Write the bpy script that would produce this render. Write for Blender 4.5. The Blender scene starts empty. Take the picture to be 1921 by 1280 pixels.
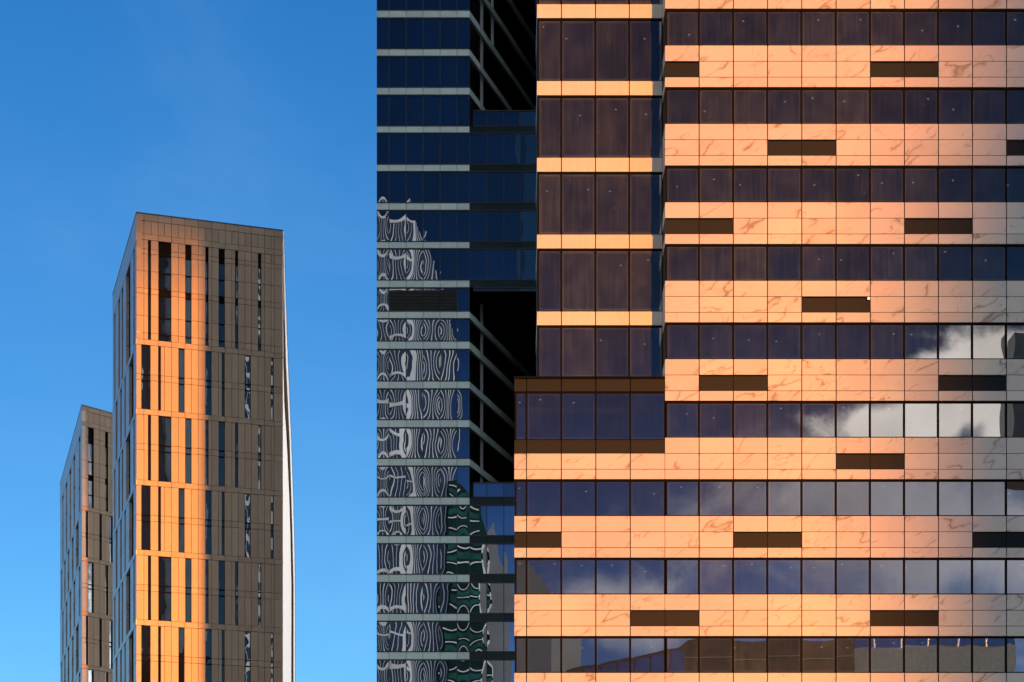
import bpy, math, random
from mathutils import Vector

random.seed(7)
scene = bpy.context.scene
C = bpy.context.scene.collection

# ------------------------------------------------------------------ camera
F, CX, HZ, ZC = 3554.0, 960.5, 1870.0, 1.7      # focal length, centre column and horizon row, in photo pixels
cam_d = bpy.data.cameras.new('camera')
cam = bpy.data.objects.new('camera', cam_d)
C.objects.link(cam)
cam.location = (0, 0, ZC)
cam.rotation_euler = (math.radians(90), 0, 0)
cam_d.sensor_width = 36.0
cam_d.lens = F / 1921.0 * 36.0
cam_d.shift_y = (HZ - 640.0) / 1921.0
cam_d.clip_start = 0.5
cam_d.clip_end = 20000
scene.camera = cam

# ------------------------------------------------------------------ sun and sky
SUN_EL = math.radians(9.0)
SUN_AZ = math.atan(0.322)                        # to the right of straight behind the camera
to_sun = Vector((math.sin(SUN_AZ) * math.cos(SUN_EL), -math.cos(SUN_AZ) * math.cos(SUN_EL), math.sin(SUN_EL)))
sd = bpy.data.lights.new('sun', 'SUN')
sd.energy = 5.0
sd.color = (1.0, 0.318, 0.045)
sd.angle = math.radians(0.75)
sun = bpy.data.objects.new('sun', sd)
C.objects.link(sun)
sun.rotation_euler = to_sun.to_track_quat('Z', 'Y').to_euler()

scene.view_settings.view_transform = 'Standard'
scene.view_settings.look = 'None'
scene.view_settings.gamma = 1.0
scene.view_settings.exposure = 0.55
scene.cycles.max_bounces = 8
scene.cycles.glossy_bounces = 5
scene.cycles.transparent_max_bounces = 8
scene.cycles.caustics_reflective = False
scene.cycles.caustics_refractive = False


class NT:
    """small helper round a node tree"""
    def __init__(self, tree):
        self.t = tree
        self.t.nodes.clear()

    def n(self, kind, **kw):
        nd = self.t.nodes.new(kind)
        for k, v in kw.items():
            setattr(nd, k, v)
        return nd

    def put(self, sock, v):
        if isinstance(v, bpy.types.NodeSocket):
            self.t.links.new(v, sock)
        elif v is not None:
            if isinstance(v, (tuple, list)) and len(v) == 3 and sock.type == 'RGBA':
                v = (*v, 1)
            sock.default_value = v

    def m(self, op, a, b=None, c=None, clamp=False):
        nd = self.n('ShaderNodeMath', operation=op, use_clamp=clamp)
        self.put(nd.inputs[0], a)
        if b is not None:
            self.put(nd.inputs[1], b)
        if c is not None:
            self.put(nd.inputs[2], c)
        return nd.outputs[0]

    def vm(self, op, a, b=None, scale=None):
        nd = self.n('ShaderNodeVectorMath', operation=op)
        self.put(nd.inputs[0], a)
        if b is not None:
            self.put(nd.inputs[1], b)
        if scale is not None:
            self.put(nd.inputs['Scale'], scale)
        return nd.outputs['Value'] if op in ('LENGTH', 'DOT_PRODUCT') else nd.outputs[0]

    def mix(self, f, a, b, blend='MIX'):
        nd = self.n('ShaderNodeMix', data_type='RGBA', blend_type=blend)
        self.put(nd.inputs[0], f)
        self.put(nd.inputs[6], a)
        self.put(nd.inputs[7], b)
        return nd.outputs[2]

    def comb(self, x, y, z):
        nd = self.n('ShaderNodeCombineXYZ')
        for i, v in enumerate((x, y, z)):
            self.put(nd.inputs[i], v)
        return nd.outputs[0]

    def sep(self, v):
        nd = self.n('ShaderNodeSeparateXYZ')
        self.put(nd.inputs[0], v)
        return nd.outputs

    def noise(self, vec, scale, detail=3, rough=0.5, dist=0.0, out=0):
        nd = self.n('ShaderNodeTexNoise')
        self.put(nd.inputs['Vector'], vec)
        nd.inputs['Scale'].default_value = scale
        nd.inputs['Detail'].default_value = detail
        nd.inputs['Roughness'].default_value = rough
        nd.inputs['Distortion'].default_value = dist
        return nd.outputs[out]

    def ramp(self, v, lo, hi, a=0.0, b=1.0, kind='SMOOTHSTEP'):
        nd = self.n('ShaderNodeMapRange', interpolation_type=kind)
        self.put(nd.inputs[0], v)
        for i, x in enumerate((lo, hi, a, b)):
            self.put(nd.inputs[1 + i], x)
        return nd.outputs[0]


world = bpy.data.worlds.new('World')
scene.world = world
world.use_nodes = True
w = NT(world.node_tree)
sky = w.n('ShaderNodeTexSky', sky_type='NISHITA')
sky.sun_disc = False
sky.sun_elevation = SUN_EL
sky.sun_rotation = math.atan2(to_sun.x, to_sun.y)
sky.altitude = 200
sky.air_density = 1.0
sky.dust_density = 0.3
sky.ozone_density = 3.0
direc = w.n('ShaderNodeTexCoord').outputs['Generated']
dx, dy, dz = w.sep(direc)[:]
SKY_GAIN = (0.38, 0.86, 1.22)
base = w.mix(1.0, sky.outputs[0], SKY_GAIN, 'MULTIPLY')
gm = w.n('ShaderNodeGamma')
w.put(gm.inputs[0], base)
gm.inputs[1].default_value = 1.0
base = gm.outputs[0]
base = w.mix(1.0, base, w.mix(w.ramp(dz, 0.14, 0.48, 0.0, 1.0, 'LINEAR'), (1.45, 1.13, 1.02), (0.62, 0.95, 1.03)), 'MULTIPLY')
# deeper blue on the side of the sky behind the camera, lighter again towards the horizon
behind = w.ramp(dy, 0.25, -0.35)
deep = w.mix(w.ramp(dz, 0.04, 0.38), (0.30, 0.28, 0.47), (0.040, 0.050, 0.075))
base = w.mix(1.0, base, w.mix(behind, (1, 1, 1), deep), 'MULTIPLY')
hz = w.noise(w.vm('MULTIPLY', direc, (1.0, 1.0, 2.2)), 3.2, 5, 0.6, 0.4)
base = w.mix(w.m('MULTIPLY', w.ramp(hz, 0.42, 0.80, 0.0, 0.06), w.ramp(dy, -0.1, 0.3)), base, (4.4, 6.9, 7.9))
# cloud bank low behind the camera; broken cloud round that side added as fill light
inv = w.m('DIVIDE', 1.0, w.m('MAXIMUM', w.m('MULTIPLY', dy, -1.0), 0.05))
px, pz = w.m('MULTIPLY', dx, inv), w.m('MULTIPLY', dz, inv)
pv = w.comb(px, pz, 0.0)
cn = w.noise(pv, 17.0, 9, 0.58, 0.35)
cn2 = w.noise(pv, 7.0, 5, 0.5, 0.0)


def blob(x, z, rx, rz):
    return w.m('SUBTRACT', 1.0, w.vm('LENGTH', w.comb(w.m('DIVIDE', w.m('SUBTRACT', px, x), rx), w.m('DIVIDE', w.m('SUBTRACT', pz, z), rz), 0.0)))


b1 = w.m('MAXIMUM', blob(0.265, 0.320, 0.075, 0.050), blob(0.205, 0.302, 0.06, 0.022))
f1 = w.ramp(w.m('ADD', b1, w.m('MULTIPLY', w.m('SUBTRACT', cn, 0.5), 1.5)), 0.10, 0.50)
b2 = w.m('MAXIMUM', blob(0.22, 0.245, 0.16, 0.070), blob(0.055, 0.205, 0.05, 0.03))
f2 = w.m('MULTIPLY', w.ramp(w.m('ADD', b2, w.m('MULTIPLY', w.m('SUBTRACT', cn, 0.5), 2.0)), 0.0, 0.8), 0.36)
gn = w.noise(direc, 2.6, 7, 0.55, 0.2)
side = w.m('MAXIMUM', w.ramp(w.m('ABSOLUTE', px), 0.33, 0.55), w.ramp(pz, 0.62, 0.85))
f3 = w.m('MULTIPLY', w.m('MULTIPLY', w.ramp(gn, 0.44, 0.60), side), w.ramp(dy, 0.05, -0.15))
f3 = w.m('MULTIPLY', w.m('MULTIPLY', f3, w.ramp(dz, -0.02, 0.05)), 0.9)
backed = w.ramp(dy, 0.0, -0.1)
# unseen clouds added: low left behind brightens the white edge, ahead brightens the ribs
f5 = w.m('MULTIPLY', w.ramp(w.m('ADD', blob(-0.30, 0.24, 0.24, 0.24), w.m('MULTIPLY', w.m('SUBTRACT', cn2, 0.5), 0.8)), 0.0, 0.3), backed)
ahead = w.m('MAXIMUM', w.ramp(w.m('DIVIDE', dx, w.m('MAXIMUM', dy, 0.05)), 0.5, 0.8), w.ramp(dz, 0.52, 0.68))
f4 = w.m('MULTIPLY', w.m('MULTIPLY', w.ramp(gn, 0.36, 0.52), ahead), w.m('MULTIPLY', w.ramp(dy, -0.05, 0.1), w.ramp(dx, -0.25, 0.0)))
lit = w.ramp(cn2, 0.3, 0.75, 0.75, 1.35)
ccol = w.mix(1.0, w.mix(cn2, (1.0, 0.87, 0.76), (0.95, 0.92, 0.90)), w.comb(lit, lit, lit), 'MULTIPLY')
bg1 = w.n('ShaderNodeBackground')
w.put(bg1.inputs[0], base)
bg1.inputs[1].default_value = 0.10
bg2 = w.n('ShaderNodeBackground')
ccol = w.mix(f3, ccol, w.mix(1.0, ccol, (0.92, 1.22, 1.42), 'MULTIPLY'))
w.put(bg2.inputs[0], ccol)
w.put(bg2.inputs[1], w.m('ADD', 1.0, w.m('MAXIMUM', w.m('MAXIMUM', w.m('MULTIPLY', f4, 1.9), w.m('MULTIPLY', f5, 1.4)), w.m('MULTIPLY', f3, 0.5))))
ms = w.n('ShaderNodeMixShader')
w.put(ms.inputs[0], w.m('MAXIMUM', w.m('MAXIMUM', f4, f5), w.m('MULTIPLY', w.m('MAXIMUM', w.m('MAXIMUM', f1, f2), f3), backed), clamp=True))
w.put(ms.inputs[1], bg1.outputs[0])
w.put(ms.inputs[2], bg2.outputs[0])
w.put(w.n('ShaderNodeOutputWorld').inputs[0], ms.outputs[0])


# ------------------------------------------------------------------ materials
def new_mat(name):
    mt = bpy.data.materials.new(name)
    mt.use_nodes = True
    return mt, NT(mt.node_tree)


def finish(t, shader):
    t.put(t.n('ShaderNodeOutputMaterial').inputs[0], shader)


def principled(t, color, rough=0.5, metal=0.0, spec=0.5, normal=None, coat=0.0):
    p = t.n('ShaderNodeBsdfPrincipled')
    t.put(p.inputs['Base Color'], color)
    t.put(p.inputs['Roughness'], rough)
    t.put(p.inputs['Metallic'], metal)
    t.put(p.inputs['Specular IOR Level'], spec)
    if coat:
        p.inputs['Coat Weight'].default_value = coat
        p.inputs['Coat Roughness'].default_value = 0.12
    if normal is not None:
        t.put(p.inputs['Normal'], normal)
    return p.outputs[0]


def plain(name, color, rough=0.6, metal=0.0, spec=0.5, var=0.15, scale=0.6, streak=False):
    """one colour with a little uneven weathering"""
    mt, t = new_mat(name)
    oc = t.n('ShaderNodeTexCoord').outputs['Object']
    if streak:
        oc = t.vm('MULTIPLY', oc, (3.0, 3.0, 0.25))
    nz = t.noise(oc, scale, 5, 0.6)
    k = t.ramp(nz, 0.3, 0.7, 1 - var, 1 + var, 'LINEAR')
    col = t.mix(1.0, color, t.comb(k, k, k), 'MULTIPLY')
    finish(t, principled(t, col, rough, metal, spec))
    return mt


def panel_mat(name, color, rough, metal, spec, var, tint=None, coat=0.0):
    """cladding whose panels differ slightly from one another (attribute pnl = position + a random offset)"""
    mt, t = new_mat(name)
    at = t.n('ShaderNodeAttribute', attribute_name='pnl').outputs['Vector']
    rnd = t.n('ShaderNodeAttribute', attribute_name='prnd').outputs['Fac']
    k = t.m('ADD', 1 - var, t.m('MULTIPLY', rnd, 2 * var))
    nz = t.noise(at, 0.8, 4, 0.6)
    k = t.m('MULTIPLY', k, t.ramp(nz, 0.3, 0.7, 0.95, 1.05, 'LINEAR'))
    st = t.noise(t.vm('MULTIPLY', at, (9, 0.35, 1)), 1.0, 3, 0.6)
    k = t.m('MULTIPLY', k, t.ramp(st, 0.3, 0.7, 0.95, 1.04, 'LINEAR'))
    col = t.mix(1.0, color, t.comb(k, k, k), 'MULTIPLY')
    if tint:
        col = t.mix(t.m('MULTIPLY', rnd, 0.6), col, tint)
    bm = t.n('ShaderNodeBump')
    bm.inputs['Strength'].default_value = 0.06
    bm.inputs['Distance'].default_value = 0.05
    t.put(bm.inputs['Height'], t.noise(at, 1.2, 2, 0.5))
    finish(t, principled(t, col, rough, metal, spec, bm.outputs[0], coat))
    return mt


def stone_mat():
    mt, t = new_mat('veined_stone')
    at = t.n('ShaderNodeAttribute', attribute_name='pnl').outputs['Vector']
    rnd = t.n('ShaderNodeAttribute', attribute_name='prnd').outputs['Fac']
    wn = t.noise(at, 0.9, 4, 0.6, 0.0, 1)
    wv = t.vm('ADD', at, t.vm('SCALE', t.vm('SUBTRACT', wn, (0.5, 0.5, 0.5)), scale=0.5))
    wv2 = t.vm('ADD', t.vm('MULTIPLY', wv, (0.75, 0.55, 1.0)), t.comb(t.m('MULTIPLY', t.sep(wv)[1], -0.8), 0.0, 0.0))

    def vein(scale, width, seed):
        v = t.noise(t.vm('ADD', wv2, (seed, seed * 1.7, 0)), scale, 2, 0.45)
        d = t.m('ABSOLUTE', t.m('SUBTRACT', v, 0.5))
        return t.ramp(d, width, 0.0)
    mask = t.ramp(t.noise(t.vm('ADD', at, (31.0, 9.0, 0)), 0.75, 2, 0.5), 0.46, 0.58)
    mask2 = t.ramp(t.noise(t.vm('ADD', at, (3.0, 77.0, 0)), 0.9, 2, 0.5), 0.46, 0.62)
    v1 = t.m('MULTIPLY', vein(0.7, 0.016, 0.0), mask)
    v2 = t.m('MULTIPLY', vein(1.5, 0.012, 13.0), mask2)
    v3 = t.m('MULTIPLY', t.m('MULTIPLY', vein(0.7, 0.045, 0.0), mask), 0.25)
    vv = t.m('MAXIMUM', t.m('MAXIMUM', v1, t.m('MULTIPLY', v2, 0.7)), v3)
    tone = t.noise(t.vm('ADD', at, (200.0, 0, 0)), 0.35, 3, 0.5)
    col = t.mix(t.ramp(tone, 0.3, 0.7), (0.50, 0.475, 0.43), (0.47, 0.41, 0.40))
    big = t.noise(t.vm('MULTIPLY', t.n('ShaderNodeTexCoord').outputs['Object'], (1, 1, 1.6)), 0.055, 2, 0.5)
    col = t.mix(t.m('MULTIPLY', t.ramp(big, 0.38, 0.62), 0.8), col, (0.475, 0.395, 0.415))
    k = t.m('ADD', 0.93, t.m('MULTIPLY', rnd, 0.13))
    col = t.mix(1.0, col, t.comb(k, k, k), 'MULTIPLY')
    col = t.mix(t.m('MULTIPLY', vv, 0.9), col, (0.20, 0.16, 0.13))
    specks = t.ramp(t.noise(at, 9.0, 2, 0.5), 0.76, 0.80)
    col = t.mix(t.m('MULTIPLY', specks, 0.5), col, (0.2, 0.15, 0.12))
    finish(t, principled(t, col, 0.38, 0.0, 0.2))
    return mt


def glass_mat(name, refl, dust, trans, pillow, wobble, wscale=0.5, body=(0.004, 0.006, 0.010), edge=1.5, tint=(1, 1, 1), tilt=0.002):
    """coated window glass: mirror share, a film of dust, the dark room behind it; each pane bows a little"""
    mt, t = new_mat(name)
    tc = t.n('ShaderNodeTexCoord')
    gx, gy, gz = t.sep(tc.outputs['Generated'])[:]
    rnd = t.n('ShaderNodeObjectInfo').outputs['Random']
    oc = t.vm('ADD', tc.outputs['Object'], t.comb(t.m('MULTIPLY', rnd, 57.0), t.m('MULTIPLY', rnd, 31.0), t.m('MULTIPLY', rnd, 83.0)))
    ax = t.m('MULTIPLY', t.m('SUBTRACT', gx, 0.5), math.pi)
    az = t.m('MULTIPLY', t.m('SUBTRACT', gz, 0.5), math.pi)
    wr = t.n('ShaderNodeTexWhiteNoise', noise_dimensions='1D')
    t.put(wr.inputs['W'], t.m('MULTIPLY', rnd, 917.0))
    r1, r2, r3 = t.sep(wr.outputs['Color'])[:]
    amp = t.m('MULTIPLY', t.m('ADD', 0.1, t.m('MULTIPLY', r1, 1.35)), pillow)
    sx = t.m('MULTIPLY', amp, t.m('MULTIPLY', t.m('SINE', ax), t.m('COSINE', az)))
    sz = t.m('MULTIPLY', amp, t.m('MULTIPLY', t.m('SINE', az), t.m('COSINE', ax)))
    wn = t.vm('SCALE', t.vm('SUBTRACT', t.noise(oc, wscale, 2, 0.45, 0.0, 1), (0.5, 0.5, 0.5)), scale=wobble * 2)
    wx, wy, wz = t.sep(wn)[:]
    vt = t.n('ShaderNodeVectorTransform', vector_type='VECTOR', convert_from='OBJECT', convert_to='WORLD')
    t.put(vt.inputs[0], t.comb(t.m('ADD', t.m('ADD', sx, wx), t.m('MULTIPLY', t.m('SUBTRACT', r2, 0.5), tilt)), 0.0, t.m('ADD', t.m('ADD', sz, wz), t.m('MULTIPLY', t.m('SUBTRACT', r3, 0.5), tilt))))
    nrm = t.vm('NORMALIZE', t.vm('ADD', t.n('ShaderNodeNewGeometry').outputs['Normal'], vt.outputs[0]))
    gl = t.n('ShaderNodeBsdfGlossy')
    gl.inputs['Roughness'].default_value = 0.0
    t.put(gl.inputs['Color'], tint)
    t.put(gl.inputs['Normal'], nrm)
    # dust: streaks that ran down the pane, a dirtier rim, a few specks
    st = t.noise(t.vm('MULTIPLY', oc, (7.0, 7.0, 0.35)), 1.0, 4, 0.6)
    blot = t.noise(oc, 0.9, 3, 0.5)
    dcol = t.m('MULTIPLY', t.ramp(st, 0.3, 0.8, 0.75, 1.4), t.ramp(blot, 0.3, 0.7, 0.7, 1.3))
    rim = t.m('MAXIMUM', t.m('ABSOLUTE', t.m('SUBTRACT', gx, 0.5)), t.m('ABSOLUTE', t.m('SUBTRACT', gz, 0.5)))
    dcol = t.m('ADD', dcol, t.m('MULTIPLY', t.ramp(rim, 0.44, 0.49), edge))
    specks = t.ramp(t.noise(t.vm('MULTIPLY', oc, (1, 1, 0.6)), 6.0, 2, 0.5), 0.74, 0.80)
    dcol = t.m('ADD', dcol, t.m('MULTIPLY', specks, 3.0))
    tone = t.m('MULTIPLY', t.m('MULTIPLY', dcol, t.m('ADD', 0.7, t.m('MULTIPLY', r3, 0.75))), dust)
    df = t.n('ShaderNodeBsdfDiffuse')
    t.put(df.inputs[0], t.vm('ADD', t.vm('SCALE', (0.92, 1.0, 0.98), scale=tone), body))
    inner = df.outputs[0]
    if trans > 0:
        tr = t.n('ShaderNodeBsdfTransparent')
        tr.inputs[0].default_value = (0.75, 0.85, 0.9, 1)
        mx = t.n('ShaderNodeMixShader')
        mx.inputs[0].default_value = trans
        t.put(mx.inputs[1], inner)
        t.put(mx.inputs[2], tr.outputs[0])
        inner = mx.outputs[0]
    fr = t.n('ShaderNodeLayerWeight')
    fr.inputs[0].default_value = 0.25
    fac = t.m('ADD', t.m('MULTIPLY', t.m('ADD', 0.86, t.m('MULTIPLY', r2, 0.28)), refl), t.m('MULTIPLY', fr.outputs['Fresnel'], 0.5), clamp=True)
    mx = t.n('ShaderNodeMixShader')
    t.put(mx.inputs[0], fac)
    t.put(mx.inputs[1], inner)
    t.put(mx.inputs[2], gl.outputs[0])
    finish(t, mx.outputs[0])
    return mt


def emit_mat(name, color, strength):
    mt, t = new_mat(name)
    e = t.n('ShaderNodeEmission')
    t.put(e.inputs[0], color)
    e.inputs[1].default_value = strength
    finish(t, e.outputs[0])
    return mt


M = {
    'stone': stone_mat(),
    'band': panel_mat('pale_spandrel', (0.50, 0.46, 0.41), 0.35, 0.0, 0.4, 0.05),
    'brown': panel_mat('brown_metal', (0.0045, 0.0080, 0.0115), 0.5, 0.0, 0.12, 0.15),
    'frame': plain('dark_frame', (0.002, 0.0025, 0.003), 0.6, 0.0, 0.05),
    'backing': plain('dark_cavity', (0.006, 0.005, 0.005), 0.9, 0.0, 0.1),
    'room': plain('dark_room', (0.03, 0.028, 0.026), 0.9, 0.0, 0.1, 0.3),
    'lamp': emit_mat('ceiling_lamp_light', (1.0, 0.95, 0.88), 0.65),
    'glass_s': glass_mat('bronze_window_glass', 0.36, 0.031, 0.22, 0.0008, 0.0006, body=(0.006, 0.009, 0.018)),
    'glass_w': glass_mat('wing_window_glass', 0.36, 0.012, 0.22, 0.0008, 0.0006, body=(0.006, 0.009, 0.018)),
    'glass_g': glass_mat('blue_window_glass', 0.62, 0.006, 0.0, 0.0034, 0.0042, 0.34, edge=0.3, tilt=0.004),
    'glass_t': glass_mat('tower_window_glass', 0.5, 0.006, 0.0, 0.010, 0.012, 0.9, edge=0.2),
    'glass_flat': glass_mat('flat_blue_glass', 0.55, 0.006, 0.0, 0.0, 0.001, edge=0.2),
    'spandrel': panel_mat('grey_green_spandrel', (0.36, 0.46, 0.47), 0.20, 0.0, 0.7, 0.08),
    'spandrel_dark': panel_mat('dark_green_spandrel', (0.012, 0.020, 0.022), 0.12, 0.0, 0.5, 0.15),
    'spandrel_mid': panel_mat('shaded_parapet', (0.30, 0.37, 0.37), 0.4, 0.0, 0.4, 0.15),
    'mullion_dark': plain('black_mullion', (0.006, 0.008, 0.010), 0.4, 0.0, 0.3),
    'post': plain('grey_post', (0.35, 0.36, 0.38), 0.6),
    'black': plain('void_black', (0.002, 0.002, 0.003), 0.3, 0.0, 0.1),  # shade inside the open voids put into a near-black colour
    'bronze': panel_mat('bronze_panel', (0.35, 0.265, 0.20), 0.28, 0.0, 0.2, 0.08),
    'bronze_matt': panel_mat('matt_bronze_panel', (0.35, 0.265, 0.20), 0.5, 0.0, 0.2, 0.08),
    'bluepanel': panel_mat('side_bronze_panel', (0.36, 0.30, 0.26), 0.32, 0.5, 0.5, 0.06),
    'white': plain('white_panel', (0.90, 0.89, 0.88), 0.22, 0.6, 0.8, 0.02),
    'reveal': plain('brown_reveal', (0.17, 0.115, 0.07), 0.5, 0.1),
    'cap': plain('metal_cap', (0.10, 0.12, 0.15), 0.3, 0.8),
    'fin': plain('white_fin', (0.90, 0.89, 0.85), 0.5, 0.0, 0.3, 0.03),
    'rglass': plain('slate_glass', (0.030, 0.065, 0.115), 0.5, 0.0, 0.25, 0.4, 0.15),
    'green': plain('green_glass', (0.014, 0.105, 0.085), 0.6, 0.0, 0.15, 0.5, 0.25),
    'greend': plain('dark_green_glass', (0.006, 0.03, 0.028), 0.7, 0.0, 0.1, 0.4, 0.2),
    'concrete': plain('grey_concrete', (0.23, 0.25, 0.28), 0.8, 0.0, 0.2, 0.15, 0.1),
    'concretel': plain('pale_concrete', (0.55, 0.54, 0.52), 0.8, 0.0, 0.2, 0.1, 0.1),
    'brick': plain('brown_brick', (0.12, 0.075, 0.05), 0.85, 0.0, 0.2, 0.25, 0.8),
    'beige': plain('beige_brick', (0.42, 0.36, 0.28), 0.85, 0.0, 0.2, 0.15, 0.8),
    'bluewin': plain('blue_glazing', (0.05, 0.09, 0.28), 0.2, 0.0, 0.6, 0.2, 0.3),
    'darkclad': plain('charcoal_cladding', (0.025, 0.028, 0.034), 0.5, 0.0, 0.4, 0.3, 0.2),
}


# ------------------------------------------------------------------ mesh helpers
class MB:
    """collects boxes; build() links them as ONE mesh object"""
    def __init__(self):
        self.v, self.f, self.a, self.r = [], [], [], []

    def box(self, tf, s0, s1, d0, d1, z0, z1):
        n = len(self.v)
        ox, oz, rr = random.uniform(-90, 90), random.uniform(-90, 90), random.random()
        for s in (s0, s1):
            for d in (d0, d1):
                for z in (z0, z1):
                    self.v.append(tf(s, d, z))
                    self.a.append((s + ox + d * 0.6, z + oz, rr))
                    self.r.append(rr)
        for q in ((0, 4, 5, 1), (6, 2, 3, 7), (2, 0, 1, 3), (4, 6, 7, 5), (1, 5, 7, 3), (0, 2, 6, 4)):
            self.f.append(tuple(n + i for i in q))

    def prism(self, poly, z0, z1):
        """poly: (x, y) or (x, y, ztop) counter-clockwise"""
        n, k = len(self.v), len(poly)
        for p in poly:
            self.v.append((p[0], p[1], z0))
        for p in poly:
            self.v.append((p[0], p[1], p[2] if len(p) > 2 else z1))
        for _ in range(2 * k):
            self.a.append((0, 0, 0))
            self.r.append(0.5)
        for i in range(k):
            j = (i + 1) % k
            self.f.append((n + i, n + j, n + k + j, n + k + i))
        self.f.append(tuple(n + k + i for i in range(k)))
        self.f.append(tuple(n + i for i in reversed(range(k))))

    def poly_y(self, pts, y0, y1, xb=0.0):
        """outline in x, z extruded from y0 (front) to y1, its back shifted by xb"""
        n, k = len(self.v), len(pts)
        for y in (y0, y1):
            for x, z in pts:
                self.v.append((x + (xb if y == y1 else 0.0), y, z))
                self.a.append((x, z, 0))
                self.r.append(0.5)
        for i in range(k):
            j = (i + 1) % k
            self.f.append((n + i, n + j, n + k + j, n + k + i))
        self.f.append(tuple(n + i for i in range(k)))
        self.f.append(tuple(n + k + i for i in reversed(range(k))))

    def build(self, name, mat, parent=None):
        me = bpy.data.meshes.new(name)
        o0 = ROOTS.get(parent, Vector((0, 0, 0)))
        me.from_pydata([(x - o0.x, y - o0.y, z - o0.z) for x, y, z in self.v], [], self.f)
        at = me.attributes.new('pnl', 'FLOAT_VECTOR', 'POINT')
        at.data.foreach_set('vector', [c for q in self.a for c in q])
        ar = me.attributes.new('prnd', 'FLOAT', 'POINT')
        ar.data.foreach_set('value', self.r)
        me.materials.append(M[mat])
        me.update()
        o = bpy.data.objects.new(name, me)
        C.objects.link(o)
        if parent is not None:
            o.parent = parent
        return o


ROOTS = {}


def thing(name, label, cat, loc, group=None):
    o = bpy.data.objects.new(name, None)
    C.objects.link(o)
    o.location = loc
    o['label'] = label
    o['category'] = cat
    if group:
        o['group'] = group
    ROOTS[o] = Vector(loc)
    return o


def sub(part):
    """parts sit at their thing's origin: children of a part use the same offset"""
    ROOTS[part] = ROOTS[part.parent]
    return part


def pane(name, mat, parent, tf, s0, s1, d, z0, z1, ang=0.0):
    """one flat pane, its own object with its own origin; local x along the wall, local -y outwards"""
    c = Vector(tf((s0 + s1) / 2, d, (z0 + z1) / 2)) - ROOTS[parent]
    hw, hh = (s1 - s0) / 2, (z1 - z0) / 2
    me = bpy.data.meshes.new(name)
    me.from_pydata([(-hw, 0, -hh), (hw, 0, -hh), (hw, 0, hh), (-hw, 0, hh)], [], [(0, 1, 2, 3)])
    me.materials.append(M[mat])
    o = bpy.data.objects.new(name, me)
    C.objects.link(o)
    o.parent = parent
    o.location = c
    o.rotation_euler = (0, 0, ang)
    return o


def frontal(Y):
    tf = lambda s, d, z: (s, Y + d, z)
    X = lambda u: (u - CX) / F * Y
    Z = lambda v: ZC + (HZ - v) / F * Y
    return tf, X, Z


# ------------------------------------------------------------------ ground
g = MB()
g.v = [(-3000, -3000, 0), (3000, -3000, 0), (3000, 3000, 0), (-3000, 3000, 0)]
g.f = [(0, 1, 2, 3)]
g.a = [(0, 0, 0)] * 4
g.r = [0.5] * 4
M['asphalt'] = plain('asphalt_paving', (0.10, 0.10, 0.10), 0.85, 0.0, 0.3, 0.2, 0.05)
go = g.build('ground', 'asphalt')
go['kind'] = 'structure'

# ------------------------------------------------------------------ stone office building (right)
YS, YM = 84.6, 86.1
tS, XS, ZS = frontal(YS)
tM, XM, ZM = frontal(YM)
off = thing('office_building', 'pale veined stone office building with ribbons of dark square windows and scattered brown panels', 'building', (20, 95, 0))
UC = [1247.8, 1311.6, 1375.8, 1440.0, 1504.2, 1568.6, 1632.7, 1696.8, 1760.6, 1824.5, 1888.2, 1952, 2016, 2080, 2144]
WC = [965.0, 987.8, 1053.0, 1117.8, 1182.4, 1247.8]
PITCH = 147.12
S0 = 85.6


def stone_v(n):
    return S0 + PITCH * n


LOUV = [6, 3, 0, 4, 1, 5, 2]


def louvers(n, lo, hi):
    st = LOUV[n % 7]
    out = set()
    for k in range(-21, 40):
        if (k - st) % 7 == 0:
            out.update((k, k + 1))
    return [k for k in out if lo <= k < hi]


GAP = 0.022
fr = MB()


def stone_row(n, cols, kbase, wing=False):
    """three courses of veined panels, brown vent panels in the middle one"""
    v0 = stone_v(n)
    courses = [(v0, v0 + 29.6), (v0 + 29.6, v0 + 59.3), (v0 + 59.3, v0 + 78.3)]
    mb = MB()
    lv = louvers(n, kbase, kbase + len(cols) - 1)
    for ci, (a, b) in enumerate(courses):
        for i in range(len(cols) - 1):
            k = kbase + i
            x0, x1 = XS(cols[i]) + GAP, XS(cols[i + 1]) - GAP
            if i == 0:
                x0 -= GAP
            zt, zb = ZS(a) - (0.004 if ci == 0 else 0.013), ZS(b) + 0.013
            if wing and n == 5 and ci == 0:
                continue
            if ci == 1 and k in lv and not (wing and n == 5):
                continue
            mb.box(tS, x0, x1, 0.0, 1.5 if i == 0 else 0.12, zb, zt)
    mb.build('stone_band', 'stone', off)
    if not (wing and n == 5):
        done = set()
        for k in sorted(lv):
            if k in done:
                continue
            ks = [k] + ([k + 1] if k + 1 in lv and (k - LOUV[n % 7]) % 7 == 0 else [])
            done.update(ks)
            m2 = MB()
            for q in ks:
                i = q - kbase
                m2.box(tS, XS(cols[i]) + 0.012, XS(cols[i + 1]) - 0.012, 0.05, 1.4 if i == 0 else 0.12, ZS(courses[1][1]) + 0.012, ZS(courses[1][0]) - 0.05)
            m2.build('vent_panel', 'brown', off)


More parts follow.
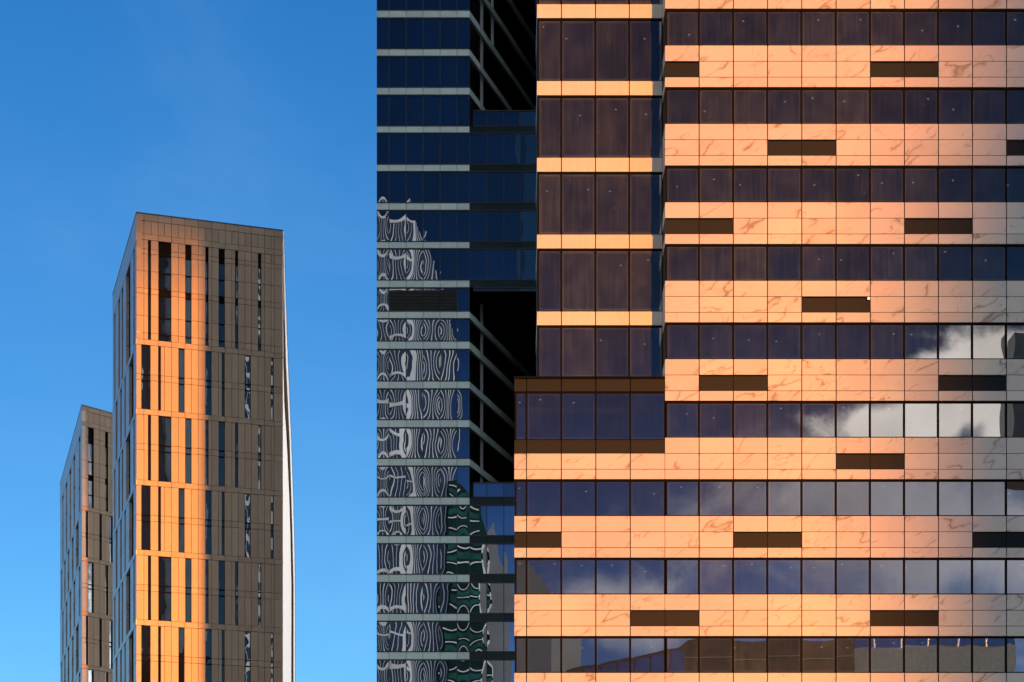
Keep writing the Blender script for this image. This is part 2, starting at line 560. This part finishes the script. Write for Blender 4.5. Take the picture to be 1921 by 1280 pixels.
def window_row(tf, X, Z, cols, vt, vb, mat, recess, end_depth, lamps=True, jamb=False):
    """one ribbon of windows: dark frame and a pane per bay"""
    zt, zb = Z(vt), Z(vb)
    x0, x1 = X(cols[0]), X(cols[-1])
    fm = MB()
    bar = 0.055
    fm.box(tf, x0 + 0.01, x1, recess - 0.03, recess + 0.16, zt - bar, zt)
    fm.box(tf, x0 + 0.01, x1, recess - 0.03, recess + 0.16, zb, zb + bar * 0.7)
    for i, c in enumerate(cols):
        wl = wr = 0.045
        if i == 0:
            wl, wr = 0.0, 0.10
        fm.box(tf, X(c) - wl + (0.012 if i == 0 else 0), X(c) + wr, recess - 0.035, recess + (end_depth if i == 0 else 0.15), zb + bar * 0.7, zt - bar)
    band = fm.build('window_band', 'frame', off)
    sub(band)
    for i in range(len(cols) - 1):
        a, b = X(cols[i]) + (0.10 if i == 0 else 0.045), X(cols[i + 1]) - 0.045
        pane('window', mat, band, tf, a, b, recess + 0.02, zb + bar * 0.7, zt - bar)
        if lamps and random.random() < 0.6:
            lm = MB()
            cx = a + (b - a) * random.uniform(0.15, 0.85)
            cy = random.uniform(0.35, 2.0)
            lm.prism([(cx + 0.05 * math.cos(q * math.pi / 4), tf(0, 0, 0)[1] + cy + recess + 0.05 * math.sin(q * math.pi / 4)) for q in range(8)], zt - bar - 0.09, zt - bar - 0.055)
            lm.build('ceiling_lamp', 'lamp', off)
        if jamb and i == 0:
            jm = MB()
            jm.box(tf, a + 0.01, a + 0.15, recess + 0.05, recess + 0.3, zb + 0.1, zt - 0.1)
            jm.build('jamb', 'brown_light', off)
    return band


M['brown_light'] = plain('pale_jamb', (0.42, 0.36, 0.32), 0.7)

for n in range(-2, 10):
    stone_row(n, UC, 0)
    if n > -2:
        window_row(tS, XS, ZS, UC, stone_v(n - 1) + 79.2, stone_v(n) - 0.8, 'glass_s', 0.09, 1.38, jamb=True)
mb = MB()
mb.box(tS, XS(1627), XS(1631.5), -0.06, 0.04, ZS(563.5), ZS(558.5))
mb.build('wall_lamp', 'white', off)
# the lower wing to the left of the stone front
for n in range(5, 10):
    stone_row(n, WC, -5, wing=True)
    vt = stone_v(n - 1) + 79.2
    if n == 5:
        vt = 734.5
    window_row(tS, XS, ZS, WC, vt, stone_v(n) - 0.8 if n > 5 else 825.0, 'glass_w', 0.09, 1.38)
for (a, b) in ((710.3, 734.0), (825.5, 851.5)):
    mb = MB()
    for i in range(5):
        mb.box(tS, XS(WC[i]) + (0.0 if i == 0 else GAP), XS(WC[i + 1]) - GAP, 0.03, 1.45 if i == 0 else 0.12, ZS(b), ZS(a))
    mb.build('brown_band', 'brown', off)
mb = MB()
mb.box(tS, XS(963.5), XS(1247.3), -0.06, 1.49, ZS(710), ZS(706.8))
mb.build('parapet_cap', 'frame', off)

# glazed bay set back behind the wing
MC = [1007.5, 1053.2, 1117.2, 1180.6, 1243.3]
mbands = [(-135.9, -110.3), (8.3, 33.9), (152.5, 178.7), (296.3, 322.2), (440.5, 466.2), (584.8, 610.2)]
for bi, (a, b) in enumerate(mbands):
    mb = MB()
    for i in range(4):
        mb.box(tM, XM(MC[i]) + (0 if i == 0 else GAP), XM(MC[i + 1]) - GAP, 0.0, 4.0 if i == 0 else 0.15, ZM(b), ZM(a))
    mb.build('spandrel_band', 'band', off)
    vb = mbands[bi + 1][0] - 1.0 if bi + 1 < len(mbands) else 708.0
    window_row(tM, XM, ZM, MC, b + 0.6, vb, 'glass_s', 0.10, 3.9, jamb=True)

# body behind the cladding: dark cavity, rooms, upper and lower storeys, rear
XE = XS(UC[-1])
zlow, ztop = ZS(stone_v(9) + 80), ZS(stone_v(-2) - 2)
mb = MB()
for n in range(-2, 10):                              # floor zones, solid behind the stone
    a, b = stone_v(n), stone_v(n) + 78.3
    mb.box(tS, XS(UC[0]) + 0.05, XE, 0.14, 4.0, ZS(b) + 0.01, ZS(a) - 0.01)
    if n >= 5:
        mb.box(tS, XS(WC[0]) + 0.05, XS(UC[0]) + 0.04, 0.14, 4.0, ZS(b) + 0.01, ZS(a) - 0.01)
mb.box(tS, XS(WC[0]) + 0.05, XS(UC[0]) + 0.04, 0.14, 1.48, ZS(735), ZS(712))
for a, b in mbands:
    mb.box(tM, XM(MC[0]) + 0.05, XM(MC[-1]), 0.17, 3.95, ZM(b) + 0.01, ZM(a) - 0.01)
mb.build('floor_slab', 'room', off)
mb = MB()
mb.box(tS, XS(UC[0]) + 0.3, XE, 4.0, 22.0, 0, ztop)
mb.box(tS, XS(WC[0]) + 0.06, XS(UC[0]) + 0.3, 4.0, 9.0, 0, ZS(712))
mb.box(tM, XM(MC[0]) + 0.06, XM(MC[-1]) + 0.6, 3.96, 8.0, ZM(712), ztop)
mb.build('core', 'room', off)
mb = MB()
mb.box(tS, XS(UC[0]), XE, 0.02, 3.9, 0, zlow)
mb.box(tS, XS(WC[0]), XS(UC[0]) - 0.01, 0.02, 3.9, 0, zlow)
mb.build('base_storeys', 'stone', off)
mb = MB()
mb.box(tS, XS(UC[0]), XE, 0.03, 22.0, ztop + 0.02, 150)
mb2 = MB()
mb2.box(tM, XM(MC[0]), XS(UC[0]) - 0.01, 0.03, 8.0, ZM(-137), 150)
mb2.build('upper_storeys', 'spandrel_dark', off)
mb.build('upper_storeys', 'spandrel', off)
mb = MB()
z = 6.0
while z < 148:
    mb.box(tS, 13.0, XE, 22.03, 22.25, z, z + 1.3)
    z += 3.5
x = 13.0
while x < XE:
    mb.box(tS, x, x + 0.25, 22.02, 22.45, 6, 148)
    x += 2.7
mb.build('rear_band', 'fin', off)
M['rear_glass'] = glass_mat('rear_glass', 0.11, 0.006, 0.0, 0.0, 0.001, edge=0.2)
mb = MB()
mb.box(tS, XS(UC[0]) + 0.02, XE - 0.02, 22.005, 22.02, 0.5, 149)
mb.build('rear_glazing', 'rear_glass', off)
mb = MB()
mb.box(tM, XM(MC[0]) + 0.07, XS(UC[0]) - 0.02, 8.005, 8.02, ZM(700), 149)
mb.build('rear_glazing', 'rear_glass', off)

# ------------------------------------------------------------------ blue glass tower (middle)
YG = 171.7
tG, XG, ZG = frontal(YG)
gt = thing('glass_tower', 'dark blue glass tower with pale floor bands and tall black open voids', 'building', (-5, 180, 0))
GC = [706.8, 729.8, 761.8, 793.5, 825.5, 857.3, 881.0]
GB = [(-124, -112), (-52, -40), (20.3, 32.8), (92.8, 104.7), (165, 177.5), (237.5, 248.7), (309.4, 321), (381.5, 393.7), (454.4, 465.6),
      (526.6, 539), (585, 596.9), (641, 654.4), (716, 728.5), (788.4, 801.5), (861, 873.4), (933.8, 946.9), (1006, 1019),
      (1078.4, 1091.9), (1151.9, 1164.4), (1223.8, 1236.9), (1296.5, 1309.5), (1369, 1382)]
PX = YG / F                                          # metres per photo pixel at this depth


def g_row(cols, vt, vb, mat='glass_g', skip=()):
    """windows between two floor bands"""
    zt, zb = ZG(vt), ZG(vb)
    fm = MB()
    bar = 0.075
    fm.box(tG, XG(cols[0]), XG(cols[-1]), -0.03, 0.20, zt - bar * 1.4, zt - 0.004)
    fm.box(tG, XG(cols[0]), XG(cols[-1]), -0.03, 0.20, zb + 0.004, zb + bar * 1.2)
    for i, c in enumerate(cols):
        e = 0.035
        fm.box(tG, XG(c) - (0 if i == 0 else e), XG(c) + (0 if i == len(cols) - 1 else e), 0.0, 0.18, zb + bar * 1.2, zt - bar * 1.4)
    band = sub(fm.build('window_band', 'mullion_dark', gt))
    for i in range(len(cols) - 1):
        if i in skip:
            continue
        pane('window', mat, band, tG, XG(cols[i]) + 0.035, XG(cols[i + 1]) - 0.035, 0.05, zb + bar * 1.2, zt - bar * 1.4)
    return band


def g_band(cols, a, b, mat):
    mb = MB()
    for i in range(len(cols) - 1):
        mb.box(tG, XG(cols[i]) + (0.0 if i == 0 else 0.02), XG(cols[i + 1]) - 0.02, 0.0, 0.3, ZG(b), ZG(a))
    return mb.build('floor_band', mat, gt)


for i, (a, b) in enumerate(GB):
    g_band(GC, a, b, 'spandrel')
    if i + 1 < len(GB):
        mech = abs(b - 539) < 1
        g_row(GC, b, GB[i + 1][0], skip=(1, 2, 3, 4) if mech else ())
        if mech:                                     # plant floor: louvred grille between two windows
            mb = MB()
            zt, zb = ZG(545.0), ZG(583.0)
            k = 14
            for q in range(k):
                zz = zb + (zt - zb) * q / k
                mb.box(tG, XG(GC[1]) + 0.05, XG(GC[5]) - 0.05, 0.0, 0.12, zz, zz + (zt - zb) / k * 0.55)
            mb.box(tG, XG(GC[1]) + 0.04, XG(GC[5]) - 0.04, 0.13, 0.2, zb, zt)
            mb.build('louvre_grille', 'mullion_dark', gt)
            for q in range(1, 5):
                pane('window', 'glass_g', gt, tG, XG(GC[q]) + 0.035, XG(GC[q + 1]) - 0.035, 0.05, ZG(544.6), ZG(540.6))

# the two glazed blocks that close the notches
AC = [881.0, 913.2, 945.2, 976.4, 1007.5, 1039, 1071]
for i, (a, b) in enumerate(GB):
    if 237 <= a <= 527:
        g_band(AC, a, b, 'spandrel_dark')
        if a < 520:
            g_row(AC, b, GB[i + 1][0])
    if a >= 933:
        g_band(AC, a, b, 'spandrel_dark')
        if i + 1 < len(GB):
            g_row(AC, b, GB[i + 1][0])
PC = [888.0] + AC[1:]
for vt, vb in ((206.8, 237.5), (539.0, 547.0), (904.5, 933.8)):
    g_row(PC, vt, vb, 'glass_flat')
for vt, vb in ((212, 538.5), (910, 1400)):
    mb = MB()
    mb.box(tG, XG(881.0) + 0.02, XG(1071), 0.31, 9.0, ZG(vb), ZG(vt))
    mb.build('block_body', 'black', gt)

# side wall that runs back into the voids: parapet bands, near-black wall standing in for the shaded floors behind, posts
WX, WY = XG(881.0), YG
wl = math.hypot(0.335, 1.0)
wdx, wdy = 0.335 / wl, 1.0 / wl
tW = lambda s, d, z: (WX + wdx * s - wdy * d, WY + wdy * s + wdx * d, z)


def w_at(u):
    a = (u - CX) / F
    return (a * WY - WX) / (wdx - a * wdy)


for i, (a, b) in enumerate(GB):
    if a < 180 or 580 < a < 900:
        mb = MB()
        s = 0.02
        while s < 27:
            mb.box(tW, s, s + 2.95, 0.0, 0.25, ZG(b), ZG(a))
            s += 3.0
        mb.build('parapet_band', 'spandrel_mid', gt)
zlo, zhi = 0.0, ZG(-420)
mb = MB()
mb.box(tW, 0.35, 32, 0.9, 1.2, zlo, zhi)
mb.build('side_wall', 'black', gt)
mb = MB()
s = w_at(910.5)
mb.box(tW, s, s + 0.22, 0.30, 0.52, ZG(640), zhi)
mb.box(tW, s, s + 0.22, 0.30, 0.52, ZG(906), ZG(641))
s2 = w_at(930.8)
mb.box(tW, s2, s2 + 0.22, 0.30, 0.52, ZG(20), zhi)
mb.build('post', 'post', gt)
mb = MB()
mb.box(tG, XG(706.8) + 0.02, XG(881) - 0.35, 0.31, 26, 0, zhi)
mb.build('core', 'black', gt)
mb = MB()
mb.box(tG, XG(706.8), XG(1071) + 8, 32, 33, 0, zhi)
mb.box(tG, XG(1071) + 0.01, XG(1071) + 0.5, 0.3, 32, 0, zhi)
mb.build('rear_wall', 'black', gt)
mb = MB()
mb.box(tG, XG(706.8), XG(881), 0.0, 26, ZG(-125), zhi)
mb.box(tG, XG(881) + 0.01, XG(1071) + 0.5, 0.0, 26, ZG(-300), zhi)
mb.box(tG, XG(706.8), XG(1071), 0.02, 26, 0, ZG(1383))
mb.build('outer_storeys', 'spandrel_dark', gt)


# ------------------------------------------------------------------ bronze twin towers (left)
def face(P, Q):
    """frame of a wall running from plan point P to plan point Q; d runs inwards"""
    L = math.hypot(Q[0] - P[0], Q[1] - P[1])
    ex, ey = (Q[0] - P[0]) / L, (Q[1] - P[1]) / L
    tf = lambda s, d, z: (P[0] + ex * s - ey * d, P[1] + ey * s + ex * d, z)

    def s_of(u):
        a = (u - CX) / F
        return (a * P[1] - P[0]) / (ex - a * ey)
    return tf, s_of, L, math.atan2(ey, ex)


def clad_face(root, tf, ang, L, sections, bands, vjoints, mat, depth, wmat, gap=0.018):
    """panels with real gaps, recessed windows with bars; sections = (ztop, zbot, [(s0, s1)], [z joints])"""
    mb = MB()
    for zt, zb in bands:
        js = [0.0] + [j for j in vjoints[::2] if 0.2 < j < L - 0.2] + [L]
        for a, b in zip(js, js[1:]):
            mb.box(tf, a + (gap if a > 0 else 0), b - (gap if b < L else 0), -0.02, depth, zb + gap, zt - gap)
    for zt, zb, wins, zj in sections:
        edges = [0.0]
        for a, b in wins:
            edges += [a, b]
        edges.append(L)
        zs = [zb] + sorted(zj) + [zt]
        for q in range(0, len(edges), 2):
            lo, hi = edges[q], edges[q + 1]
            if hi - lo < 0.02:
                continue
            js = [lo] + [j for j in vjoints if lo + 0.12 < j < hi - 0.12] + [hi]
            for a, b in zip(js, js[1:]):
                for c, d in zip(zs, zs[1:]):
                    mb.box(tf, a + (gap if a != lo else 0), b - (gap if b != hi else 0), 0.0, depth, c + gap, d - gap)
    mb.build('cladding', mat, root)
    for zt, zb, wins, zj in sections:
        for a, b in wins:
            p = pane('window', wmat, root, tf, a, b, depth - 0.05, zb, zt, ang)
            ROOTS[p] = ROOTS[root] + p.location
            bars = MB()
            for z in zj:
                bars.box(tf, a + 0.001, b - 0.001, depth - 0.14, depth - 0.06, z - 0.055, z + 0.055)
            bars.box(tf, a + 0.001, a + 0.06, depth - 0.15, depth - 0.055, zb, zt)
            bars.box(tf, b - 0.05, b - 0.001, depth - 0.15, depth - 0.055, zb, zt)
            if b - a > 0.95:
                bars.box(tf, (a + b) / 2 - 0.03, (a + b) / 2 + 0.03, depth - 0.13, depth - 0.057, zb, zt)
            if len(zj) > 4:
                bars.box(tf, a + 0.002, b - 0.002, depth - 0.10, depth - 0.058, zj[1], zt - 0.002)
                bars.box(tf, a + 0.002, b - 0.002, depth - 0.10, depth - 0.058, zj[4] - 0.1, zj[3] + 0.1)
            # bars are modelled in the pane's own frame
            ca, sa = math.cos(-ang), math.sin(-ang)
            o0 = ROOTS[p]
            bars.v = [((x - o0.x) * ca - (y - o0.y) * sa + o0.x, (x - o0.x) * sa + (y - o0.y) * ca + o0.y, z) for x, y, z in bars.v]
            bars.build('window_frame', 'frame', p)


def plan(u, Y):
    return ((u - CX) / F * Y, Y)


YT = 180.0
ZT = lambda v: ZC + (HZ - v) / F * YT
P0, P1, P2 = plan(256.0, YT), plan(530.3, YT * 1.0235), plan(211.5, YT * 1.1173)
P3 = (P1[0] + P2[0] - P0[0], P1[1] + P2[1] - P0[1])
tw = thing('bronze_tower', 'taller bronze panelled tower with staggered slit windows and a bright white tapering edge', 'building', (P0[0] + 4, P0[1] + 10, 0), 'twin bronze towers')
tf, so, L, ang = face(P0, P1)
vj = sorted(so(u) for u in [270, 283.7, 296.5, 308.7, 321.7, 334.5, 347, 359, 372, 385, 397.5, 410, 422.5, 435, 447, 459.5, 471.5, 484, 496, 508.5, 514.5])
vj_main = [so(u) for u in [283.7, 308.7, 334.5, 359, 385, 410, 435, 459.5, 484, 508.5]]
WA = [(277.5, 283.4), (297, 321.6), (347.4, 359.4), (385.2, 391.4), (410.2, 422), (441, 447), (484, 490.3)]
WB = [(265, 282.6), (296.6, 302), (334.8, 346.4), (385.2, 397), (416, 421.6), (459, 470.6), (508, 513.6)]
wa = [(so(a), so(b)) for a, b in WA]
wb = [(so(a), so(b)) for a, b in WB]
bands_v = [(635.2, 645.4), (766.3, 776.4), (899.6, 909.6), (1030.8, 1041), (1162, 1172.5), (1293.5, 1304), (1425, 1435.5)]
secs = [(ZT(447.8), ZT(635.2), wa, [ZT(v) for v in (465, 474, 506.5, 539, 549, 591, 622.5)])]
tops = [(-1, 447.8)] + bands_v
for i in range(1, len(bands_v)):
    a, b = bands_v[i - 1][1], bands_v[i][0]
    secs.append((ZT(a), ZT(b), wb if i % 2 else wa, [ZT(a + 55), ZT(a + 66.5)]))
secs.append((ZT(412.4), ZT(437), [], []))
bands = [(ZT(399.5), ZT(412.4)), (ZT(437), ZT(447.8))] + [(ZT(a), ZT(b)) for a, b in bands_v]
clad_face(tw, tf, ang, L, secs, bands, vj, 'bronze', 0.28, 'glass_t')
# left return wall: deep slots between blue-lit panels
tf2, so2, L2, ang2 = face(P2, P0)
SA = [(214.3, 216.6), (222, 225.2), (228.2, 231), (236.5, 244.6), (250.3, 252.6)]
SB = [(217, 220.4), (225.5, 228.5), (233.5, 236), (242, 250.6)]
sa_ = [(so2(a), so2(b)) for a, b in SA]
sb_ = [(so2(a), so2(b)) for a, b in SB]
secs2 = [(ZT(452), ZT(635.2), sa_, [ZT(v) for v in (506.5, 539, 549, 591)])]
for i in range(1, len(bands_v)):
    a, b = bands_v[i - 1][1], bands_v[i][0]
    secs2.append((ZT(a), ZT(b), sb_ if i % 2 else sa_, [ZT(a + 55), ZT(a + 66.5)]))
bands2 = [(ZT(399.5), ZT(452))] + [(ZT(a), ZT(b)) for a, b in bands_v]
vj2 = [L2 * k / 16 for k in range(1, 16)]
clad_face(tw, tf2, ang2, L2, secs2, bands2, vj2, 'bluepanel', 0.45, 'glass_t')
# body, parapet cap, foot
mb = MB()


def inset(P, a, b, k):
    """P moved k metres along both wall directions"""
    la = math.hypot(a[0] - P[0], a[1] - P[1])
    lb = math.hypot(b[0] - P[0], b[1] - P[1])
    return (P[0] + (a[0] - P[0]) / la * k + (b[0] - P[0]) / lb * k, P[1] + (a[1] - P[1]) / la * k + (b[1] - P[1]) / lb * k)


q0, q1, q3, q2 = inset(P0, P1, P2, 0.5), inset(P1, P0, P3, 0.5), inset(P3, P1, P2, 0.3), inset(P2, P0, P3, 0.5)
mb.prism([q0, q1, q3, q2], 0, ZT(400.5))
mb.build('core', 'backing', tw)
mb = MB()
mb.box(tf, -0.03, L + 0.03, -0.06, 0.5, ZT(399.4), ZT(397.9))
mb.box(tf2, 0.0, L2 - 0.04, -0.05, 0.5, ZT(399.4), ZT(397.9))
mb.build('parapet_cap', 'cap', tw)
mb = MB()
mb.prism([inset(P0, P1, P2, 0.02), inset(P1, P0, P3, 0.02), P3, inset(P2, P0, P3, 0.02)], 0, ZT(1436))
mb.build('base_storeys', 'bronze', tw)
# folded side edge at the right: white wedge, brown reveal, thin white trim
YE = P1[1] + 0.05


def edge(v_u, y):
    return [((u - CX) / F * y, ZC + (HZ - v) / F * y) for v, u in v_u]


vs = [436, 520, 600, 680, 755, 830, 930, 1000, 1100, 1280, 1500, 1900]
inner = [530.6, 530.3, 529.6, 529.2, 529.0, 528.8, 528.4, 528.2, 528.0, 527.6, 527.4, 527.2]
e1 = [531.0, 531.4, 531.2, 531.4, 533.2, 538.0, 542.5, 544.6, 546.6, 546.4, 546.2, 546.0]
e2 = [531.4, 532.8, 534.6, 536.6, 540.2, 543.6, 546.6, 548.6, 550.8, 550.6, 550.4, 550.2]
e3 = [532.4, 534.6, 537.2, 540.0, 543.0, 546.2, 549.6, 551.6, 553.4, 553.2, 553.0, 552.8]
for nm, a, b, mt, y, dep in (('white_wedge', [528.0 + 0 * q for q in inner], e1, 'white', YE, 0.6), ('reveal', e1, e2, 'reveal', YE + 0.25, 0.6), ('edge_trim', e2, e3, 'white', YE + 0.05, 0.8)):
    mb = MB()
    pts = edge(list(zip(vs, a)), y) + list(reversed(edge(list(zip(vs, b)), y)))
    n = len(vs)
    A, B = edge(list(zip(vs, a)), y), edge(list(zip(vs, b)), y)
    for i in range(n - 1):
        mb.poly_y([A[i], A[i + 1], B[i + 1], B[i]], y, y + dep)
    mb.build(nm, mt, tw)

# the lower twin behind
Y2 = 227.5
Z2 = lambda v: ZC + (HZ - v) / F * Y2
R0 = plan(153.6, Y2)


def along(P, du, u_vp):
    """plan point on the line from P towards vanishing point u_vp that shows at column du"""
    ex, ey = (u_vp - CX) / F, 1.0
    l = math.hypot(ex, ey)
    ex, ey = ex / l, ey / l
    a = (du - CX) / F
    s = (a * P[1] - P[0]) / (ex - a * ey)
    return (P[0] + ex * s, P[1] + ey * s)


R1 = along(R0, 232.0, 4200.0)
R2 = along(R0, 112.8, -150.0)
R3 = (R1[0] + R2[0] - R0[0], R1[1] + R2[1] - R0[1])
t2 = thing('bronze_tower', 'shorter bronze panelled tower half hidden behind the taller one, mostly in shade', 'building', (R0[0] + 4, R0[1] + 14, 0), 'twin bronze towers')
tfa, so, L, ang = face(R0, R1)
tf = lambda s, d, z: tfa(s + 0.58 * d, d, z)         # mitred at the sharp corner
wa = [(so(165.3), so(176)), (so(197.2), so(202.8)), (so(214), so(220))]
wb = [(so(155.6), so(165.2)), (so(186.4), so(191)), (so(205), so(212))]
bv2 = [(949, 956.5), (1043.8, 1051.5), (1146, 1154), (1246, 1254), (1346, 1354)]
secs = [(Z2(798), Z2(949), wa, [Z2(v) for v in (818, 827, 862, 888, 896, 925)])]
for i in range(1, len(bv2)):
    a, b = bv2[i - 1][1], bv2[i][0]
    secs.append((Z2(a), Z2(b), wb if i % 2 else wa, [Z2(a + 42), Z2(a + 50)]))
secs.append((Z2(769.6), Z2(789), [], []))
bands = [(Z2(760.4), Z2(769.6)), (Z2(789), Z2(798))] + [(Z2(a), Z2(b)) for a, b in bv2]
clad_face(t2, tf, ang, L, secs, bands, [so(u) for u in (165.3, 176, 186.4, 197.2, 208, 218)], 'bronze_matt', 0.28, 'glass_t')
tfb, so2, L2, ang2 = face(R2, R0)
tf2 = lambda s, d, z: tfb(s - 0.58 * d, d, z)
sa_ = [(so2(a), so2(b)) for a, b in ((117, 119.2), (123.5, 126.2), (130.5, 133.5), (138, 141), (148, 150.8))]
sb_ = [(so2(a), so2(b)) for a, b in ((115, 117), (120.5, 123), (127, 130), (135, 138), (142.5, 147.5))]
secs2 = [(Z2(805), Z2(949), sa_, [Z2(862), Z2(896)])]
for i in range(1, len(bv2)):
    a, b = bv2[i - 1][1], bv2[i][0]
    secs2.append((Z2(a), Z2(b), sb_ if i % 2 else sa_, [Z2(a + 42), Z2(a + 50)]))
clad_face(t2, tf2, ang2, L2, secs2, [(Z2(760.4), Z2(805))] + [(Z2(a), Z2(b)) for a, b in bv2], [L2 * k / 14 for k in range(1, 14)], 'bluepanel', 0.45, 'glass_t')
mb = MB()
mb.prism([inset(R0, R1, R2, 0.6), inset(R1, R0, R3, 0.6), inset(R3, R1, R2, 0.3), inset(R2, R0, R3, 0.6)], 0, Z2(761.5))
mb.build('core', 'backing', t2)
mb = MB()
mb.box(tf, -0.03, L, -0.06, 0.5, Z2(760.3), Z2(758.9))
mb.box(tf2, 0.0, L2 - 0.04, -0.05, 0.5, Z2(760.3), Z2(758.9))
mb.build('parapet_cap', 'cap', t2)
mb = MB()
mb.prism([inset(R0, R1, R2, 0.02), inset(R1, R0, R3, 0.02), R3, inset(R2, R0, R3, 0.02)], 0, Z2(1355))
mb.build('base_storeys', 'bronze', t2)

# ------------------------------------------------------------------ the street's other side: what the glass mirrors and an added tower that shades the fronts
B1 = -40.0                                           # fronts of the buildings across the street
tB = lambda s, d, z: (s, B1 - d, z)                  # d runs away from the glass
VG = 2 * YG - B1                                     # mirrored distance in the blue tower
XV = lambda u: (u - CX) / F * VG
ZV = lambda v: ZC + (HZ - v) / F * VG

rb = thing('ribbed_tower', 'tall tower of white ribs and slate glass mirrored in the blue glass tower', 'building', (-20, -50, 0))
mb = MB()
xl, xm, xr = XV(690), XV(771), XV(852)
mb.poly_y([(xl, 0), (xr, 0), (xr, ZV(620)), (xm, ZV(397)), (xl, ZV(392))], B1, B1 - 24, -9.0)
mb.build('wall', 'rglass', rb)


def top_at(x):
    return ZV(397) if x < xm else ZV(397) + (ZV(620) - ZV(397)) * (x - xm) / (xr - xm)


mb = MB()
x = xm + 0.3
while x < xr - 0.1:
    mb.box(tB, x, x + random.uniform(0.10, 0.26), -0.12, -0.01, 0, top_at(x) + 0.3)
    x += random.choice((0.62, 0.75, 0.9, 1.05))
mb.box(tB, xm - 1.0, xm, -0.2, -0.01, 0, top_at(xm - 0.5) + 0.3)
mb.build('rib', 'fin', rb)
mb = MB()
z = 8.0
while z < ZV(400):
    mb.box(tB, xl, xm - 1.02, -0.3, -0.02, z, z + random.uniform(0.4, 1.0))
    z += random.choice((3.6, 5.2, 7.0, 8.4))
for k in range(1, 8):
    x = xl + (xm - 1.0 - xl) * k / 8
    mb.box(tB, x, x + (0.22 if k % 4 == 0 else 0.10), -0.3, -0.02, 0, ZV(398))
mb.build('white_grid', 'fin', rb)

gr = thing('green_glass_tower', 'emerald glass tower with thin pale floor lines mirrored in the blue glass tower', 'building', (-9, -55, 0))
mb = MB()
gl_, gr_ = XV(838), XV(914)
mb.poly_y([(gl_, 0), (gr_, 0), (gr_, ZV(1020)), (XV(895), ZV(935)), (XV(868), ZV(906)), (gl_, ZV(906))], B1 + 2, B1 - 20, -8.0)
mb.build('wall', 'greend', gr)
mb, m2 = MB(), MB()
z = 8.0
k = 0
while z < ZV(912):
    xe = gr_ if z < ZV(1022) else XV(893) if z < ZV(938) else XV(868)
    mb.box(tB, gl_ + 0.05, xe, -2.25, -2.01, z, z + 0.28)
    if k % 3 != 1:
        m2.box(tB, gl_ + 0.05, xe, -2.12, -2.01, z + 0.9, z + 2.3)
    z += 3.1
    k += 1
mb.box(tB, gr_ - 0.45, gr_ - 0.02, -2.12, -2.01, 0, ZV(1020))
mb.build('floor_line', 'fin', gr)
m2.build('glazing', 'green', gr)

sl = thing('concrete_slab_tower', 'plain grey concrete slab tower mirrored beside the emerald one', 'building', (-1, -80, 0))
mb = MB()
mb.poly_y([(XV(905) * 1.06, 0), (4.6, 0), (4.6, 52), (0.1, 58), (0.0, 92), (XV(925) * 1.06, 104), (XV(905) * 1.06, 98)], -66, -84)
mb.build('wall', 'concrete', sl)
mb = MB()
mb.poly_y([(4.62, 0), (8.4, 0), (8.4, 50), (4.62, 52)], -66, -84)
mb.build('end_wall', 'concretel', sl)

# brown brick block mirrored in the lowest window row
bk = thing('brick_block', 'low brown brick block with a strip of blue windows mirrored low in the stone building', 'building', (25, -30, 0))
VS = 2 * YS + 60
zb_ = lambda v: ZC + (HZ - v) / F * VS
xb_ = lambda u: (u - CX) / F * VS
mb = MB()
mb.poly_y([(xb_(1060), 0), (xb_(1600), 0), (xb_(1600), zb_(1195)), (xb_(1290), zb_(1198)), (xb_(1270), zb_(1215)), (xb_(1060), zb_(1262))], -60, -78)
mb.build('wall', 'brick', bk)
mb = MB()
for k in range(7):
    a = 1062 + k * 32
    mb.poly_y([(xb_(a), zb_(1290)), (xb_(a + 29), zb_(1290)), (xb_(a + 29), zb_(1262 - (a - 1060) * 0.235) - 0.25), (xb_(a), zb_(1264 - (a - 1060) * 0.235) - 0.25)], -59.9, -59.98)
mb.build('window_strip', 'bluewin', bk)
mb = MB()
for v in (1236,):
    mb.poly_y([(xb_(1275), zb_(v + 1.4)), (xb_(1598), zb_(v - 4.6)), (xb_(1598), zb_(v - 6)), (xb_(1275), zb_(v))], -59.9, -59.99)
mb.build('floor_line', 'beige', bk)
bw = thing('beige_brick_block', 'long beige brick block under a strip of blue windows mirrored low in the stone building', 'building', (120, -380, 0))
VS = 2 * YS + 360
mb = MB()
mb.poly_y([(xb_(1585), 0), (xb_(1905), 0), (xb_(1905), zb_(1213)), (xb_(1585), zb_(1217))], -360, -370)
mb.build('wall', 'beige', bw)
mb = MB()
for k in range(6):
    a = 1590 + k * 53
    mb.poly_y([(xb_(a), zb_(1212)), (xb_(a + 50), zb_(1212)), (xb_(a + 50), zb_(1190)), (xb_(a), zb_(1190))], -360.1, -362)
mb.build('window_strip', 'bluewin', bw)

# unseen far tower added, edge and overhang shaped to shade stone front and bronze tops
fq = 0.322 * (YS + 532)
fx = XS(1745) + fq
fo = thing('shading_tower', 'distant grey tower standing between the low sun and the end of the stone building', 'building', (fx + 25, -526, 0))
mb = MB()
mb.poly_y([(fx, 0), (fx + 60, 0), (fx + 60, 245), (fx - 36, 245), (fx - 36, 190.5), (XS(1815) + fq, 190.5), (XS(1815) + fq, 156), (XS(1795) + fq, 146), (XS(1695) + fq, 136), (XS(1675) + fq, 128), (XS(1715) + fq, 116)], -520, -532)
mb.build('wall', 'darkclad', fo)
mb = MB()
z = 5.0
while z < 186:
    mb.box(lambda s, d, zz: (s, -520 - d, zz), fx + 6, fx + 59.5, -0.2, -0.02, z, z + 1.6)
    z += 3.6
mb.build('window_strip', 'rglass', fo)
